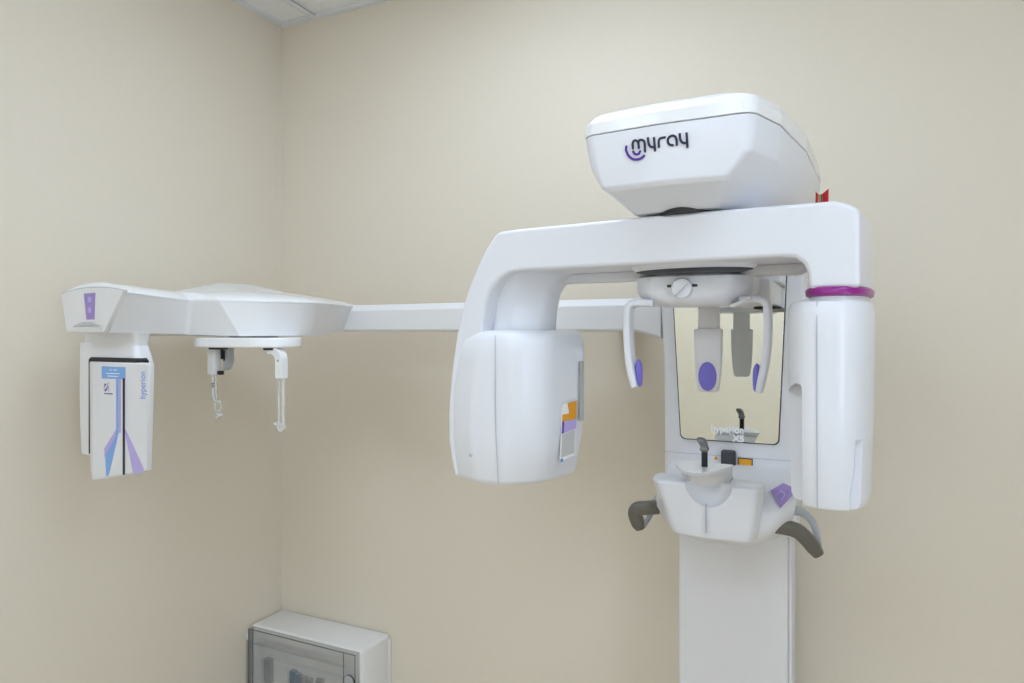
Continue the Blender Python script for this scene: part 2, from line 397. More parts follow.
# --- hand grips
def handle(path, fin_pts, sx):
    hp = smooth_path(path, 7)
    n = len(hp); rr = [(0.0135, 0.0125) for _ in range(n)]
    for k in range(n):
        f = k / (n - 1)
        if f > .85: rr[k] = (0.0125 - .002 * (f - .85) / .15, 0.0135 - .003 * (f - .85) / .15)
    h = tube('hand_grip', hp, rr, 'grip', root, 28, up=(0, 1, 0), sq=.7)
    add_bevel(h, .003, 2, 50)
    fp = smooth_path(fin_pts, 7)
    tube('grip_brace', fp, [(0.0090 - .005 * k / len(fp), 0.0035) for k in range(len(fp))], 'fin', h, 20, up=(0, 1, 0), sq=.5)
    return h
handle([(1.628, -.462, 1.190), (1.660, -.456, 1.187), (1.680, -.456, 1.183), (1.694, -.452, 1.171), (1.705, -.445, 1.156), (1.716, -.440, 1.140)],
       [(1.672, -.415, 1.210), (1.687, -.412, 1.207), (1.703, -.416, 1.193), (1.713, -.424, 1.168), (1.718, -.434, 1.145)], 1)
handle([(1.420, -.440, 1.194), (1.398, -.452, 1.193), (1.381, -.455, 1.190), (1.3755, -.450, 1.178), (1.379, -.442, 1.160), (1.383, -.436, 1.148)],
       [(1.424, -.385, 1.205), (1.410, -.385, 1.203), (1.402, -.392, 1.190), (1.396, -.41, 1.168), (1.389, -.43, 1.150)], -1)

# --- drive head on top (carries the lettering)
def ring_h(uf0, uf1, ur0, ur1, vf, vb, w_, r=.03, bulge=.006):
    return [HD(u, v, w_) for u, v in rpoly([(ur0, vb, .03), (ur0, (vb + vf) * .35, .1), (uf0, vf, r), ((uf0 + uf1) / 2, vf + bulge, .2), (uf1, vf, r), ((uf1 * .35 + ur1 * .65) - .001, vf - .09, .08), (ur1, vf - .27, .15), (ur1 - .006, vb, .03)], 6)]
head = loft('drive_head', [ring_h(-.062, .070, -.06, .125, .085, -.42, .186, .02, .0),
        ring_h(-.083, .099, -.095, .150, .146, -.42, .213, .012),
        ring_h(-.091, .104, -.100, .155, .151, -.42, .220, .012),
        ring_h(-.110, .131, -.118, .169, .152, -.43, .252, .02),
        ring_h(-.117, .135, -.124, .173, .152, -.43, .275, .025),
        ring_h(-.122, .137, -.128, .175, .152, -.43, .303, .025)], 'shell', root, .003, 3, 18, ang2=28)
loft('top_cover', [ring_h(-.1232, .138, -.129, .1755, .1527, -.43, .3036, .025),
        ring_h(-.1228, .137, -.128, .175, .152, -.43, .322, .03),
        ring_h(-.117, .131, -.123, .174, .145, -.425, .334, .035),
        ring_h(-.103, .118, -.112, .162, .130, -.41, .342, .04),
        ring_h(-.070, .085, -.080, .130, .09, -.37, .346, .04)], 'cover', head, .0015, 3, 12, ang2=50)
hmap = lambda u, w_, t: HD(u, .1583 + t + (w_ - .272) * .02, w_)
logo = strokes('head_lettering', [
    [(-0.0346, 0.2723), (-0.0350, 0.2800), (-0.0328, 0.2838), (-0.0292, 0.2833), (-0.0264, 0.2800), (-0.0253, 0.2718)],
    [(-0.0265, 0.2803), (-0.0239, 0.2836), (-0.0193, 0.2826), (-0.0166, 0.2787), (-0.0159, 0.2655)],
    [(-0.0113, 0.2846), (-0.0103, 0.2771), (-0.0073, 0.2717), (-0.0013, 0.2699)], [(-0.002, 0.2836), (-0.0005, 0.265)],
    [(0.0054, 0.2695), (0.0052, 0.278), (0.0080, 0.2818), (0.0143, 0.2822)],
    [(0.0320, 0.2692), (0.0317, 0.2759), (0.0296, 0.2812), (0.0252, 0.2832), (0.0203, 0.281), (0.0187, 0.2764), (0.0208, 0.2712), (0.0262, 0.2692)],
    [(0.0365, 0.2840), (0.0372, 0.2766), (0.0404, 0.2712), (0.0468, 0.2696)], [(0.0464, 0.2836), (0.0475, 0.2640)]], .0036, hmap, 'ink', head)
strokes('smile_mark', [[(-0.045, 0.2766), (-0.0455, 0.2714), (-0.0423, 0.2637), (-0.0362, 0.2573), (-0.0292, 0.2552), (-0.0224, 0.2562), (-0.0175, 0.2594)],
    [(-0.0343, 0.2678), (-0.0323, 0.2644), (-0.0288, 0.2628), (-0.0254, 0.2636), (-0.0236, 0.2668)]], .0036, hmap, 'violet_ink', head)
p = HD(0.016, 0.050, 0); lathe('rotation_bearing', [(0, 0), (.044, 0), (.044, .012), (.0, .012)], (p.x, p.y, EYE + .1815), (0, 0, 1), 'dark', head, 40)

# --- rotating arm: a C hanging from the drive head
outer = [(-0.281, 0.1815), (-0.322, 0.1800), (-0.3320, 0.172), (-0.3500, 0.150), (-0.3683, 0.1205), (-0.389, 0.080), (-0.4055, 0.0379), (-0.4180, -0.010), (-0.4275, -0.060), (-0.4350, -0.115), (-0.4385, -0.165), (-0.4378, -0.21), (-0.4310, -0.2475), (-0.4225, -0.2790)]
inner = [(-0.335, -0.2790), (-0.352, -0.20), (-0.360, -0.12), (-0.362, -0.05), (-0.358, 0.010), (-0.350, 0.050), (-0.339, 0.0755), (-0.322, 0.0930), (-0.300, 0.1030), (-0.275, 0.1058), (-0.200, 0.1058), (0.0, 0.1058), (0.170, 0.1056), (0.188, 0.1035), (0.199, 0.0950), (0.2055, 0.080), (0.2065, 0.058)]
right = [(0.272, 0.058), (0.272, 0.160), (0.268, 0.167), (0.257, 0.174), (0.240, 0.1800)]
arm = prism('rotating_arm', outer + inner + right + [(0.0, 0.1828)], ARM, -.070, .082, 'shell', root, .007, 4, 35)
# soft lower lip at the back of the beam
slabp = [(-0.285, 0.1062), (-0.275, 0.093), (-0.262, 0.0895), (0.17, 0.0895), (0.20, 0.1062)]
prism('under_cover', slabp, ARM, -.076, -.035, 'satin', arm, .003, 3)
# neck between beam and tube head
nk = []
for w_, ur, vf in ((.108, -.225, .060), (.098, -.244, .050), (.086, -.256, .042), (.070, -.267, .038), (.040, -.274, .036), (.010, -.277, .040), (-.010, -.277, .045)):
    nk.append([ARM(u, v, w_) for u, v in rpoly([(-.36, -.07, .01), (-.36, vf + .01, .01), (ur - .05, vf, .03), (ur, vf - .05, .03), (ur, -.07, .02)], 5)])
loft('neck', nk, 'shell', arm, 0, ang2=60)
# tube head
th_ = []
for w_, ul, ur, vf, ins in ((-.2845, -.400, -.262, .082, .012), (-.281, -.410, -.250, .090, .004), (-.272, -.416, -.243, .094, 0), (-.20, -.424, -.229, .096, 0), (-.12, -.423, -.224, .096, 0), (-.05, -.412, -.224, .094, 0), (-.018, -.404, -.226, .092, 0), (-.006, -.400, -.233, .086, .0), (.000, -.392, -.245, .074, .0)):
    th_.append([ARM(u, v, w_) for u, v in rpoly([(ul, -.085, .01), (ul, vf - .012, .006), (ul + .05, vf, .05), (ur - .055, vf - .004, .05), (ur - .012, vf - .052, .05), (ur, -.075, .03), (ur - .01, -.085, .01)], 6)])
tube_head = loft('tube_head', th_, 'shell', arm, .0, ang2=50)
# parting line of the front cover, pin hole, collimator window and labels
def thf(u, w_, t): return ARM(u, .0965 + t - max(0, (u + .335)) * .03, w_)
strokes('parting_line', [[(-.319, -.010), (-.319, -.12), (-.317, -.20), (-.312, -.278)]], .0012, lambda x, y, t: ARM(x, .0952 + t, y), 'seam', tube_head, .0006)
p = ARM(-.374, .0945, -.232); lathe('screw_hole', [(0, 0), (.0032, 0), (.0032, .002), (0, .002)], p, ARM(0, 1, 0) - ARM(0, 0, 0), 'seam', tube_head, 16)
# side label on the right flank (flank plane from v .03 to -.07)
def side(s, w_, t, dv=0):     # s: metres back from the front corner of the flank
    return ARM(-.2355 + .0085 * min(1, s / .045) + .0005 + t + (w_ + .2) * .04, .004 - s, w_)
sl = patch('rating_label', [(.000, -.244), (.044, -.238), (.044, -.135), (.000, -.139)], side, 'white_ink', tube_head, .0008)
sm = lambda x, y, t: side(x, y - .015, t + .0009)
patch('label_print', [(.002, -.155), (.043, -.153), (.043, -.119), (.002, -.123)], sm, 'orange', sl, .0005)
patch('label_print', [(.002, -.142), (.020, -.141), (.014, -.121), (.002, -.123)], lambda x, y, t: side(x, y - .015, t + .0013), 'white_ink', sl, .0004)
patch('label_print', [(.002, -.178), (.043, -.172), (.043, -.153), (.002, -.156)], sm, 'lilac2', sl, .0005)
patch('label_print', [(.002, -.178), (.007, -.177), (.007, -.153), (.002, -.156)], lambda x, y, t: side(x, y - .015, t + .0013), 'violet_ink', sl, .0004)
patch('label_print', [(.003, -.222), (.040, -.218), (.040, -.174), (.003, -.180)], sm, 'paper', sl, .0005)
patch('label_print', [(.001, -.231), (.008, -.230), (.008, -.224), (.001, -.224)], sm, 'blue', sl, .0005)
patch('collimator_window', [(.072, -.175), (.088, -.173), (.088, -.06), (.072, -.06)], lambda x, y, t: ARM(-.2240 + t, .020 - x, y), 'paper', tube_head, .0015)

# --- magenta ring and detector head on the right end of the arm
cu, cv = .237, .002
def oval(hu, hv, w_, dx=0, dv=0, n=40, p=2.5):
    out = []
    for k in range(n):
        a = 2 * math.pi * k / n; c_, s_ = math.cos(a), math.sin(a)
        out.append(ARM(cu + dx + hu * math.copysign(abs(c_) ** (2 / p), c_), cv + dv + hv * math.copysign(abs(s_) ** (2 / p), s_), w_))
    return out
ring = loft('accent_ring', [oval(.0400, .083, .0475), oval(.0440, .087, .0500), oval(.0445, .0875, .0570), oval(.0410, .084, .0605)], 'magenta', arm, .0, ang2=50)
loft('ring_collar', [oval(.038, .080, .030), oval(.038, .080, .0475)], 'shell', arm, 0)
det = loft('detector_head', [oval(.044, .076, -.2520, -.011), oval(.0490, .083, -.2495, -.0115), oval(.0520, .086, -.242, -.0120), oval(.0560, .090, -.12, -.0120), oval(.0575, .090, 0.0, -.012), oval(.0570, .0895, .030, -.012), oval(.0530, .086, .0400, -.011), oval(.044, .077, .0430, -.009)], 'shell', arm, 0, ang2=50)
# recessed strip on the left with arched top, and a thumb recess on the right
arch = [(.14, -.30), (.1985, -.30), (.1985, -.084), (.1965, -.0775), (.190, -.076), (.182, -.080), (.172, -.090), (.160, -.102), (.14, -.12)]
c1 = prism('cutter', [(u, w_) for u, w_ in arch], ARM, .036, .14, 'shell', None, 0)
c2 = prism('cutter', [(.2570, -.30), (.2570, -.235), (.2630, -.19), (.2640, -.1530), (.30, -.1500), (.30, -.23), (.285, -.30)], ARM, .0560, .14, 'shell', None, 0)
cut(det, [c1, c2])
strokes('parting_line', [[(.2190, .040), (.2190, -.10), (.2190, -.2485)]], .0011, lambda x, y, t: ARM(x, .0922 + t - (max(0, y) * .09) - max(0, -y - .12) * .033, y), 'seam', det, .0009)

# --- head support under the arm: housing, knob, temple clamps, forehead rest
def oval0(hu, hv, w_, n=48): return [ARM(.012 + hu * math.cos(2 * math.pi * k / n), -.004 + hv * math.sin(2 * math.pi * k / n), w_) for k in range(n)]
rot_ = loft('rotor_disc', [oval0(.066, .045, .0935), oval0(.080, .052, .0945), oval0(.098, .060, .0985), oval0(.098, .060, .1000)], 'dark', root, .0005)
loft('rotor_skirt', [oval0(.0985, .0605, .0990), oval0(.106, .078, .1068)], 'shell', rot_, .0)
def ring_s(hu0, hu1, vf, vb, w_, r=.03): return [WLF(u, v, w_) for u, v in rpoly([(hu0, vb, .02), (hu0, vf - .03, r), (hu0 + .03, vf, r), (hu1 - .035, vf, r), (hu1, vf - .04, r), (hu1, vb, .02)], 6)]
sup = loft('head_support', [ring_s(1.455, 1.590, .632, .495, .0420), ring_s(1.448, 1.598, .642, .495, .0450), ring_s(1.432, 1.612, .652, .495, .0560), ring_s(1.425, 1.622, .655, .495, .0680),
       ring_s(1.424, 1.623, .655, .495, .0900), ring_s(1.430, 1.617, .650, .495, .0945)], 'shell', root, 0.001, 2, 40, ang2=40)
kd = (0, -1, 0)
for x in (1.4925, 1.533): box('slot', (x - .0055, -.6565, 1.6215), (x + .0055, -.650, 1.6265), 'pad', sup, .002)
knob = lathe('width_knob', [(0, 0), (.0175, 0), (.0175, .007), (.0165, .009), (0, .009)], (1.5125, -.652, 1.6200), kd, 'shell', sup, 36, .001)
kv = []
ca, sa = math.cos(R(45)), math.sin(R(45))
def rot(x, z): return (1.5125 + x * ca - z * sa, 1.6200 - EYE + x * sa + z * ca)
prism('knob_wing', [rot(-.0175, -.003), rot(-.0155, .0075), rot(0, .0165), rot(.0155, .0075), rot(.0175, -.003)], WLF, .660, .6685, 'shell', knob, .0015, 2)
# bracket from the head support back to the column
box('support_bracket', (1.560, -.53, 1.596), (1.640, -.27, 1.642), 'frame', root, .004)
box('bracket_cap', (1.575, -.40, 1.642), (1.648, -.27, 1.664), 'satin', root, .003)
lathe('screw', [(0, 0), (.004, 0), (.003, .002), (0, .002)], (1.668, -.2845, 1.665), (0, -1, 0), 'steel', panel, 16)
# dark glass plate edge beside the bracket
box('tray_edge', (1.600, -.42, 1.590), (1.650, -.288, 1.5945), 'dark', panel, .002)
def clamp(path, pad, sx):
    cp = smooth_path(path, 8); n = len(cp)
    rr = [(.0050, .0105)] * n
    c_ = tube('temple_clamp', cp, [(.0066 - .0012 * max(0, (k / n - .8) / .2), .0160 - .004 * max(0, (k / n - .8) / .2)) for k in range(n)], 'shell', root, 24, up=(0, 1, 0), sq=.45)
    (x, y, z) = pad
    rings = []
    for h, r_ in ((-.0245, .002), (-.021, .006), (-.012, .0085), (0, .0095), (.012, .0090), (.019, .0065), (.0225, .002)):
        rings.append([Vector((x + math.cos(k * math.pi / 8) * r_ * .62 + sx * (h * -.05), y + math.sin(k * math.pi / 8) * r_ * 1.1, z + h)) for k in range(16)])
    loft('temple_pad', rings, 'purple', c_, 0, ang2=70)
    return c_
clamp([(1.460, -.635, 1.5965), (1.434, -.638, 1.5970), (1.4215, -.640, 1.593), (1.4175, -.641, 1.580), (1.4170, -.641, 1.545), (1.4200, -.641, 1.50), (1.4270, -.641, 1.462), (1.4295, -.641, 1.451)], (1.4360, -.641, 1.476), 1)
clamp([(1.600, -.610, 1.6000), (1.626, -.610, 1.6010), (1.6395, -.610, 1.5965), (1.6435, -.610, 1.583), (1.6440, -.610, 1.545), (1.6400, -.610, 1.50), (1.6330, -.610, 1.462), (1.6300, -.610, 1.447)], (1.6255, -.610, 1.472), -1)
# forehead rest: flat stem, wider paddle, oval pad
def fr_ring(hw, vf, w_, cx=1.5330): return [WLF(u, v, w_ * 1.078) for u, v in rpoly([(cx - hw, vf - .014, .003), (cx - hw, vf, .004), (cx + hw, vf, .004), (cx + hw, vf - .014, .003)], 4)]
rest = loft('forehead_rest', [fr_ring(.0190, .523, .05), fr_ring(.0190, .523, -.003)], 'frame', root, 0)
loft('rest_paddle', [fr_ring(.0237, .5285, .002), fr_ring(.0253, .530, -.001), fr_ring(.0248, .530, -.035), fr_ring(.0221, .530, -.080), fr_ring(.0189, .530, -.101), fr_ring(.0140, .5275, -.1055)], 'frame', rest, .001)
ov = [(1.5325 + .0160 * math.cos(k * math.pi / 16), -.0845 + .0262 * math.sin(k * math.pi / 16)) for k in range(32)]
prism('forehead_pad', ov, WLF, .5285, .5335, 'purple', rest, .0015, 3, 30)
# reflective rear clamp plate at the right of the support
prism('clamp_slider', [(1.585, .0405), (1.620, .0560), (1.622, .0510), (1.590, .0370)], WLF, .60, .636, 'frame', sup, .0015)

# ================================================================== small red tag on top of the arm
tg = empty('folded_card', ARM(.210, .02, .1815))
tag(tg, 'tiny folded red and yellow card standing on top of the rotating arm', 'card')
def card(name, u0, u1, a0, a1, m):
    b = [ARM(u0, .020, .1822), ARM(u1, .024, .1822), ARM(u1, .021, .1822 + a1), ARM(u0, .017, .1822 + a0)]
    f = [q + Vector((.0002, .0016, 0)) for q in b]
    return build(name, b + f, [(0, 1, 2, 3), (7, 6, 5, 4), (0, 4, 5, 1), (1, 5, 6, 2), (2, 6, 7, 3), (3, 7, 4, 0)], m, tg, 0)
card('red_flap', .2055, .2095, .0250, .0200, 'red'); card('yellow_band', .2095, .2125, .0195, .0195, 'yellow')
card('black_band', .2125, .2150, .0195, .0200, 'dark'); card('red_flap', .2150, .2240, .0205, .0265, 'red')

# ================================================================== CEPHALOMETRIC ARM
ceph = empty('cephalometric_arm', (0.95, -0.23, 1.545))
tag(ceph, 'white cephalometric side arm with detector and two ear rods, reaching left along the wall', 'x-ray arm')
# horizontal beam along the wall
def ring_b(x, z0, z1, y0=.175, y1=.25, sk=0): return [Vector((x + (z - z0) * sk, -v, z)) for v, z in ((y0, z0), (y1 - .006, z0), (y1, z0 + .006), (y1, z1 - .016), (y1 - .012, z1), (y0, z1))]
beam = loft('support_beam', [ring_b(.452, 1.5445, 1.6200, sk=.25), ring_b(1.320, 1.5455, 1.6240), ring_b(1.3805, 1.530, 1.6245)], 'ceph', ceph, .002, 2)
loft('joint_seam', [[Vector((a.x - .0012, a.y * 1.0 - .0006, a.z + .0006)) for a in ring_b(.4505, 1.5442, 1.6202, sk=.25)], [Vector((a.x + .0012, a.y - .0006, a.z + .0006)) for a in ring_b(.4505, 1.5442, 1.6202, sk=.25)]], 'seam', beam, 0)
box('wall_bracket', (1.20, -.176, 1.56), (1.28, -.001, 1.605), 'ceph', beam, .003)
# body of the head: fish-shaped plan, walls leaning in downwards, domed roof
def cring(scale, z, pts, drop=0):
    cx, cy = .36, -.50
    return [Vector((cx + (x - cx) * scale, cy + (y - cy) * scale, z)) for x, y in pts]
Ltop = rpoly([(.368, -.845, .004), (.352, -.662, .012), (.436, -.655, .008), (.530, -.594, .06), (.583, -.50, .07), (.560, -.40, .05), (.508, -.28, .02), (.492, -.21, .01), (.40, -.20, .02), (.20, -.24, .1), (.10, -.40, .1), (.10, -.55, .1), (.16, -.65, .05), (.160, -.845, .004)], 4)
Lbot = rpoly([(.306, -.835, .004), (.334, -.658, .012), (.478, -.630, .008), (.520, -.580, .06), (.556, -.49, .07), (.515, -.39, .05), (.472, -.27, .02), (.465, -.21, .01), (.40, -.21, .02), (.22, -.25, .1), (.14, -.40, .1), (.14, -.55, .1), (.18, -.65, .05), (.180, -.835, .004)], 4)
# edge height falls from the cap towards the lens
def ez(x, y, base): return base + .014 * max(0, min(1, (-y - .62) / .2))
body = [[Vector((x, y, 1.5440 - .009 * max(0, min(1, (y + .70) / .06)) * max(0, min(1, (-.30 - y) / .1)))) for x, y in Lbot], [Vector((x, y, ez(x, y, 1.6165))) for x, y in Ltop]]
cx, cy = .36, -.52
def roof(s, dz):
    out = []
    for x, y in Ltop:
        bx, by = (cx, cy) if y > -.62 else (.275, cy)
        if y < -.62: out.append(Vector((.272 + (x - .272) * (s ** 1.0), y + .006 * (1 - s), ez(x, y, 1.6165) + dz * .42)))
        else: out.append(Vector((.33 + (x - .33) * s, -.50 + (y + .50) * s, 1.6165 + dz * (1 - .45 * max(0, min(1, (x - .25) / .3))))))
    return out
ch = loft('detector_housing', [body[0], body[1]], 'ceph', ceph, .002, 2, 40, ang2=28)
loft('roof_cover', [roof(1.004, .0), roof(.985, .006), roof(.90, .018), roof(.72, .034), roof(.45, .050), roof(.2, .057)], 'cover', ch, 0, ang2=50)
# front end cap with key pad
def cp(x, z, t): return Vector((x, -.848 - t + (z - 1.59) * -.01, z))
capo = [(.182, 1.5445), (.1765, 1.549), (.1585, 1.632), (.185, 1.641), (.225, 1.6465), (.27, 1.6485), (.32, 1.6465), (.345, 1.6425), (.375, 1.6365), (.310, 1.548), (.304, 1.5445)]
capm = prism('end_cap', [(x, z - EYE) for x, z in capo], WLF, .838, .849, 'ceph', ch, .003, 3)
strokes('cap_seam', [[(.160, 1.6325), (.215, 1.641), (.275, 1.6435), (.33, 1.6410), (.374, 1.6355)]], .0013, lambda x, z, t: Vector((x, -.849 - t, z)), 'seam', capm)
cf = lambda x, z, t: Vector((x, -.849 - t, z))
kp2 = patch('key_pad', [(.242, 1.6305), (.281, 1.6315), (.278, 1.573), (.251, 1.573)], cf, 'sticker', capm, .0008)
for z in (1.617, 1.594):
    patch('key', [(.2625 + .0065 * math.cos(k * math.pi / 8), z + .0065 * math.sin(k * math.pi / 8)) for k in range(16)], lambda x, z, t: cf(x, z, t + .0008), 'lilac2', kp2, .0006)
patch('indicator', [(.2475, 1.616), (.2515, 1.616), (.2515, 1.620), (.2475, 1.620)], lambda x, z, t: cf(x, z, t + .0008), 'blue', kp2, .0006)
prism('cap_ledge', [(.207, 1.559 - EYE), (.243, 1.568 - EYE), (.272, 1.568 - EYE), (.302, 1.559 - EYE)], WLF, .849, .8535, 'paper', capm, .001)
prism('cap_ledge', [(.192, 1.551 - EYE), (.195, 1.556 - EYE), (.306, 1.556 - EYE), (.304, 1.551 - EYE)], WLF, .849, .852, 'ceph', capm, .0006)
# hanging bracket and detector cassette
nb = []
for z, x0, x1, vf in ((1.5445, .132, .325, .785), (1.530, .128, .318, .780), (1.514, .122, .316, .780), (1.494, .120, .328, .786), (1.470, .120, .334, .786)):
    nb.append([Vector((x, -v, z)) for x, v in rpoly([(x0, .74, .01), (x0, vf, .015), (x1, vf, .012), (x1 - .004, .74, .01)], 4)])
brk = loft('hanging_bracket', nb, 'ceph', ceph, .001, ang2=50)
bk = []
for z, x0 in ((1.52, .122), (1.50, .120), (1.40, .1195), (1.32, .122), (1.262, .127), (1.256, .132)):
    bk.append([Vector((x, -v, z)) for x, v in rpoly([(x0, .75, .008), (x0, .785, .008), (.170, .785, .004), (.170, .75, .004)], 4)])
loft('back_shell', bk, 'ceph', brk, .0015)
prism('cassette_slot', [(.176, 1.462 - EYE), (.171, 1.482 - EYE), (.178, 1.487 - EYE), (.328, 1.487 - EYE), (.335, 1.481 - EYE), (.335, 1.462 - EYE)], WLF, .76, .793, 'dark', brk, .001)
box('slot_edge', (.1705, -.793, 1.262), (.178, -.77, 1.48), 'dark', brk, .001)
cs = []
for z, x0, x1, ins in ((1.204, .188, .360, .004), (1.208, .181, .381, 0), (1.30, .1795, .385, 0), (1.42, .1785, .389, 0), (1.474, .178, .391, 0), (1.477, .181, .390, .002)):
    cs.append([Vector((x - .007, -v, z + max(0, (x - .215)) * (.20 if z < 1.25 else (.08 if z < 1.35 else 0)))) for x, v in rpoly([(x0, .778, .004), (x0, .792, .010), (x0 + .034, .805 - ins, .010), (x1, .796 - ins, .003), (x1 - .006, .778, .003)], 5)])
cas = loft('detector_cassette', cs, 'ceph', ceph, .001, 2)
def cm(a, b, t):      # cassette front: a 0..1 across the flat face, b height
    x = .207 + a * .176; return Vector((x, -(.8055 - a * .0088) - t, b))
patch('front_plate', [(0.0, 1.211), (.97, 1.243), (.99, 1.474), (0.0, 1.474)], cm, 'satin', cas, .001)
m2 = lambda a, b, t: cm(a + .10, b, t + .0011)
m3 = lambda a, b, t: cm(a + .10, b, t + .0016)
patch('printed_panel', [(.07, 1.468), (.50, 1.467), (.50, 1.440), (.07, 1.440)], m2, 'blue2', cas)
strokes('panel_lettering', [[(.22, 1.460), (.26, 1.460)], [(.29, 1.460), (.35, 1.460)], [(.16, 1.452), (.40, 1.452)], [(.18, 1.446), (.38, 1.446)]], .0016, lambda x, y, t: m3(x, y, t), 'white_ink', cas)
patch('printed_stripe', [(.335, 1.440), (.385, 1.440), (.385, 1.325), (.345, 1.300), (.200, 1.222), (.150, 1.219), (.135, 1.270), (.335, 1.325)], m2, 'blue2', cas)
patch('printed_stripe', [(.375, 1.440), (.420, 1.440), (.420, 1.320), (.375, 1.320)], m3, 'lilac2', cas)
patch('printed_stripe', [(.335, 1.326), (.125, 1.282), (.125, 1.262), (.340, 1.312)], m3, 'lilac2', cas)
patch('printed_stripe', [(.500, 1.330), (.830, 1.244), (.790, 1.236), (.650, 1.2315), (.500, 1.318)], m3, 'lilac2', cas)
patch('scan_slit', [(.440, 1.442), (.475, 1.442), (.475, 1.2275), (.440, 1.2265)], lambda a, b, t: cm(a + .12, b, t + .0018), 'ink', cas, .0006)
text('cassette_lettering', 'hyperion', .026, lambda x, y, t: m2(.855 - y / .172 * 1.0, 1.398 + x, t), 'blue', cas, 0, 1.0, .66)
strokes('brand_mark', [[(.13, 1.412), (.17, 1.418), (.19, 1.430)], [(.115, 1.415), (.12, 1.424), (.145, 1.427), (.15, 1.418)], [(.20, 1.412), (.20, 1.422)]], .004, lambda x, y, t: m2(.0 + x, y, t), 'violet_ink', cas)
strokes('brand_mark', [[(.12, 1.406), (.27, 1.406)]], .0022, m2, 'violet_ink', cas)

# rod carrier plate under the body and the two ear rods
cpl = []
pl = rpoly([(.300, -.53, .05), (.292, -.60, .05), (.35, -.655, .06), (.54, -.645, .06), (.598, -.590, .05), (.575, -.52, .05), (.45, -.49, .08)], 6)
for z, s in ((1.5085, .97), (1.5115, 1.0), (1.528, 1.0), (1.532, .985)):
    cpl.append([Vector((.455 + (x - .455) * s, -.585 + (y + .585) * s, z)) for x, y in pl])
carr = loft('rod_carrier', cpl, 'cover', ceph, .001, 2)
for z in (1.530,): box('carrier_post', (.40, -.59, 1.528), (.47, -.50, 1.546), 'ceph', carr, .002)
def cross(z, hx, hy, x, y, r=.003): return [Vector((a, b, z)) for a, b in rpoly([(x - hx, y + hy, r), (x + hx, y + hy, r), (x + hx, y - hy, r), (x - hx, y - hy, r)], 3)]
# right rod: white curved holder, clear blade
E1x, Ey = .5685, -.600
er = loft('ear_rod_holder', [[Vector((E1x - .030 + dx, Ey + s * .010, z)) for dx, z, s in ((0, z0, -1), (0, z0 - .009, -1), (0, z0 - .009, 1), (0, z0, 1))] for z0 in (1.5085,)] +
        [[Vector((x - nx * .0045, Ey - .011, z - nz * .0045)), Vector((x + nx * .0045, Ey - .011, z + nz * .0045)), Vector((x + nx * .0045, Ey + .011, z + nz * .0045)), Vector((x - nx * .0045, Ey + .011, z - nz * .0045))]
         for x, z, nx, nz in ((E1x - .018, 1.5035, 0.2, -1), (E1x - .005, 1.4995, -.5, -.85), (E1x + .004, 1.491, -.9, -.4), (E1x + .007, 1.478, -1, 0), (E1x + .007, 1.4425, -1, 0))], 'cover', ceph, .0015, 2, ang2=45)
bpy.data.objects.remove(er)
hp = smooth_path([(E1x - .026, Ey, 1.5035), (E1x - .008, Ey, 1.5015), (E1x + .004, Ey, 1.492), (E1x + .008, Ey, 1.476), (E1x + .008, Ey, 1.438)], 6)
def strap(name, path, wx, wy, m, parent, bev=.001):
    rings = []
    for i, q in enumerate(path):
        t = (path[min(i + 1, len(path) - 1)] - path[max(i - 1, 0)]).normalized(); n_ = Vector((t.z, 0, -t.x))
        Y = Vector((0, 1, 0))
        rings.append([q + n_ * wx * a + Y * wy * b for a, b in ((-1, -1), (1, -1), (1, 1), (-1, 1))])
    return loft(name, rings, m, parent, bev, 2)
h1 = strap('ear_rod_holder', hp, .0095, .011, 'cover', ceph)
lathe('rod_screw', [(0, 0), (.0033, 0), (.0026, .0012), (0, .0012)], (E1x + .008, Ey - .011, 1.479), (0, -1, 0), 'steel', h1, 14)
lathe('pivot_disc', [(0, 0), (.019, 0), (.019, .006), (0, .006)], (E1x - .022, Ey, 1.5030), (0, 0, 1), 'dark', carr, 24)
def blade(x, y, z1, z0, wdt, parent, sgn):
    r1 = box('blade_edge', (x - wdt, y - .003, z0 + .008), (x - wdt + .0035, y + .003, z1), 'clear', parent, .001)
    box('blade_edge', (x + wdt - .0055, y - .003, z0 + .008), (x + wdt, y + .003, z1), 'clear', parent, .001)
    # ear plug ring and pointed plug
    me_r = lathe('ear_plug_ring', [(.0055, -.004), (.0105, -.004), (.0105, .004), (.0055, .004), (.0055, -.004)], (x, y, z0 + .006), (0, 1, 0), 'clear', parent, 24)
    lathe('ear_plug', [(0.0065, 0), (.0055, .005), (.0015, .014), (0, .0145)], (x + sgn * .010, y, z0 + .010), (sgn, 0, .15), 'clear', parent, 16)
blade(E1x + .008, Ey, 1.441, 1.319, .0085, h1, -1)
# left rod: holder with nasal slide behind it, bent clear rod
E0x = .362
h0 = loft('ear_rod_holder', [cross(1.507, .0125, .011, E0x - .004, Ey), cross(1.443, .0125, .011, E0x - .004, Ey), cross(1.440, .0115, .010, E0x - .004, Ey)], 'cover', ceph, .002, 2)
lathe('pivot_disc', [(0, 0), (.023, 0), (.023, .006), (0, .006)], (E0x + .012, Ey, 1.5030), (0, 0, 1), 'dark', carr, 24)
tube('blade_edge', smooth_path([(E0x - .008, Ey, 1.443), (E0x - .008, Ey, 1.40), (E0x - .005, Ey, 1.385), (E0x + .002, Ey, 1.375)], 4), .0040, 'rod', h0, 12)
for a, b, c, d in ((.002, 1.376, .0048, 1.443), (-.001, 1.338, .002, 1.378), (.017, 1.352, .020, 1.376), (.002, 1.3735, .022, 1.3765), (.002, 1.350, .020, 1.353)):
    box('blade_edge', (E0x + a, Ey - .002, b), (E0x + c, Ey + .002, d), 'clear', h0, 0)
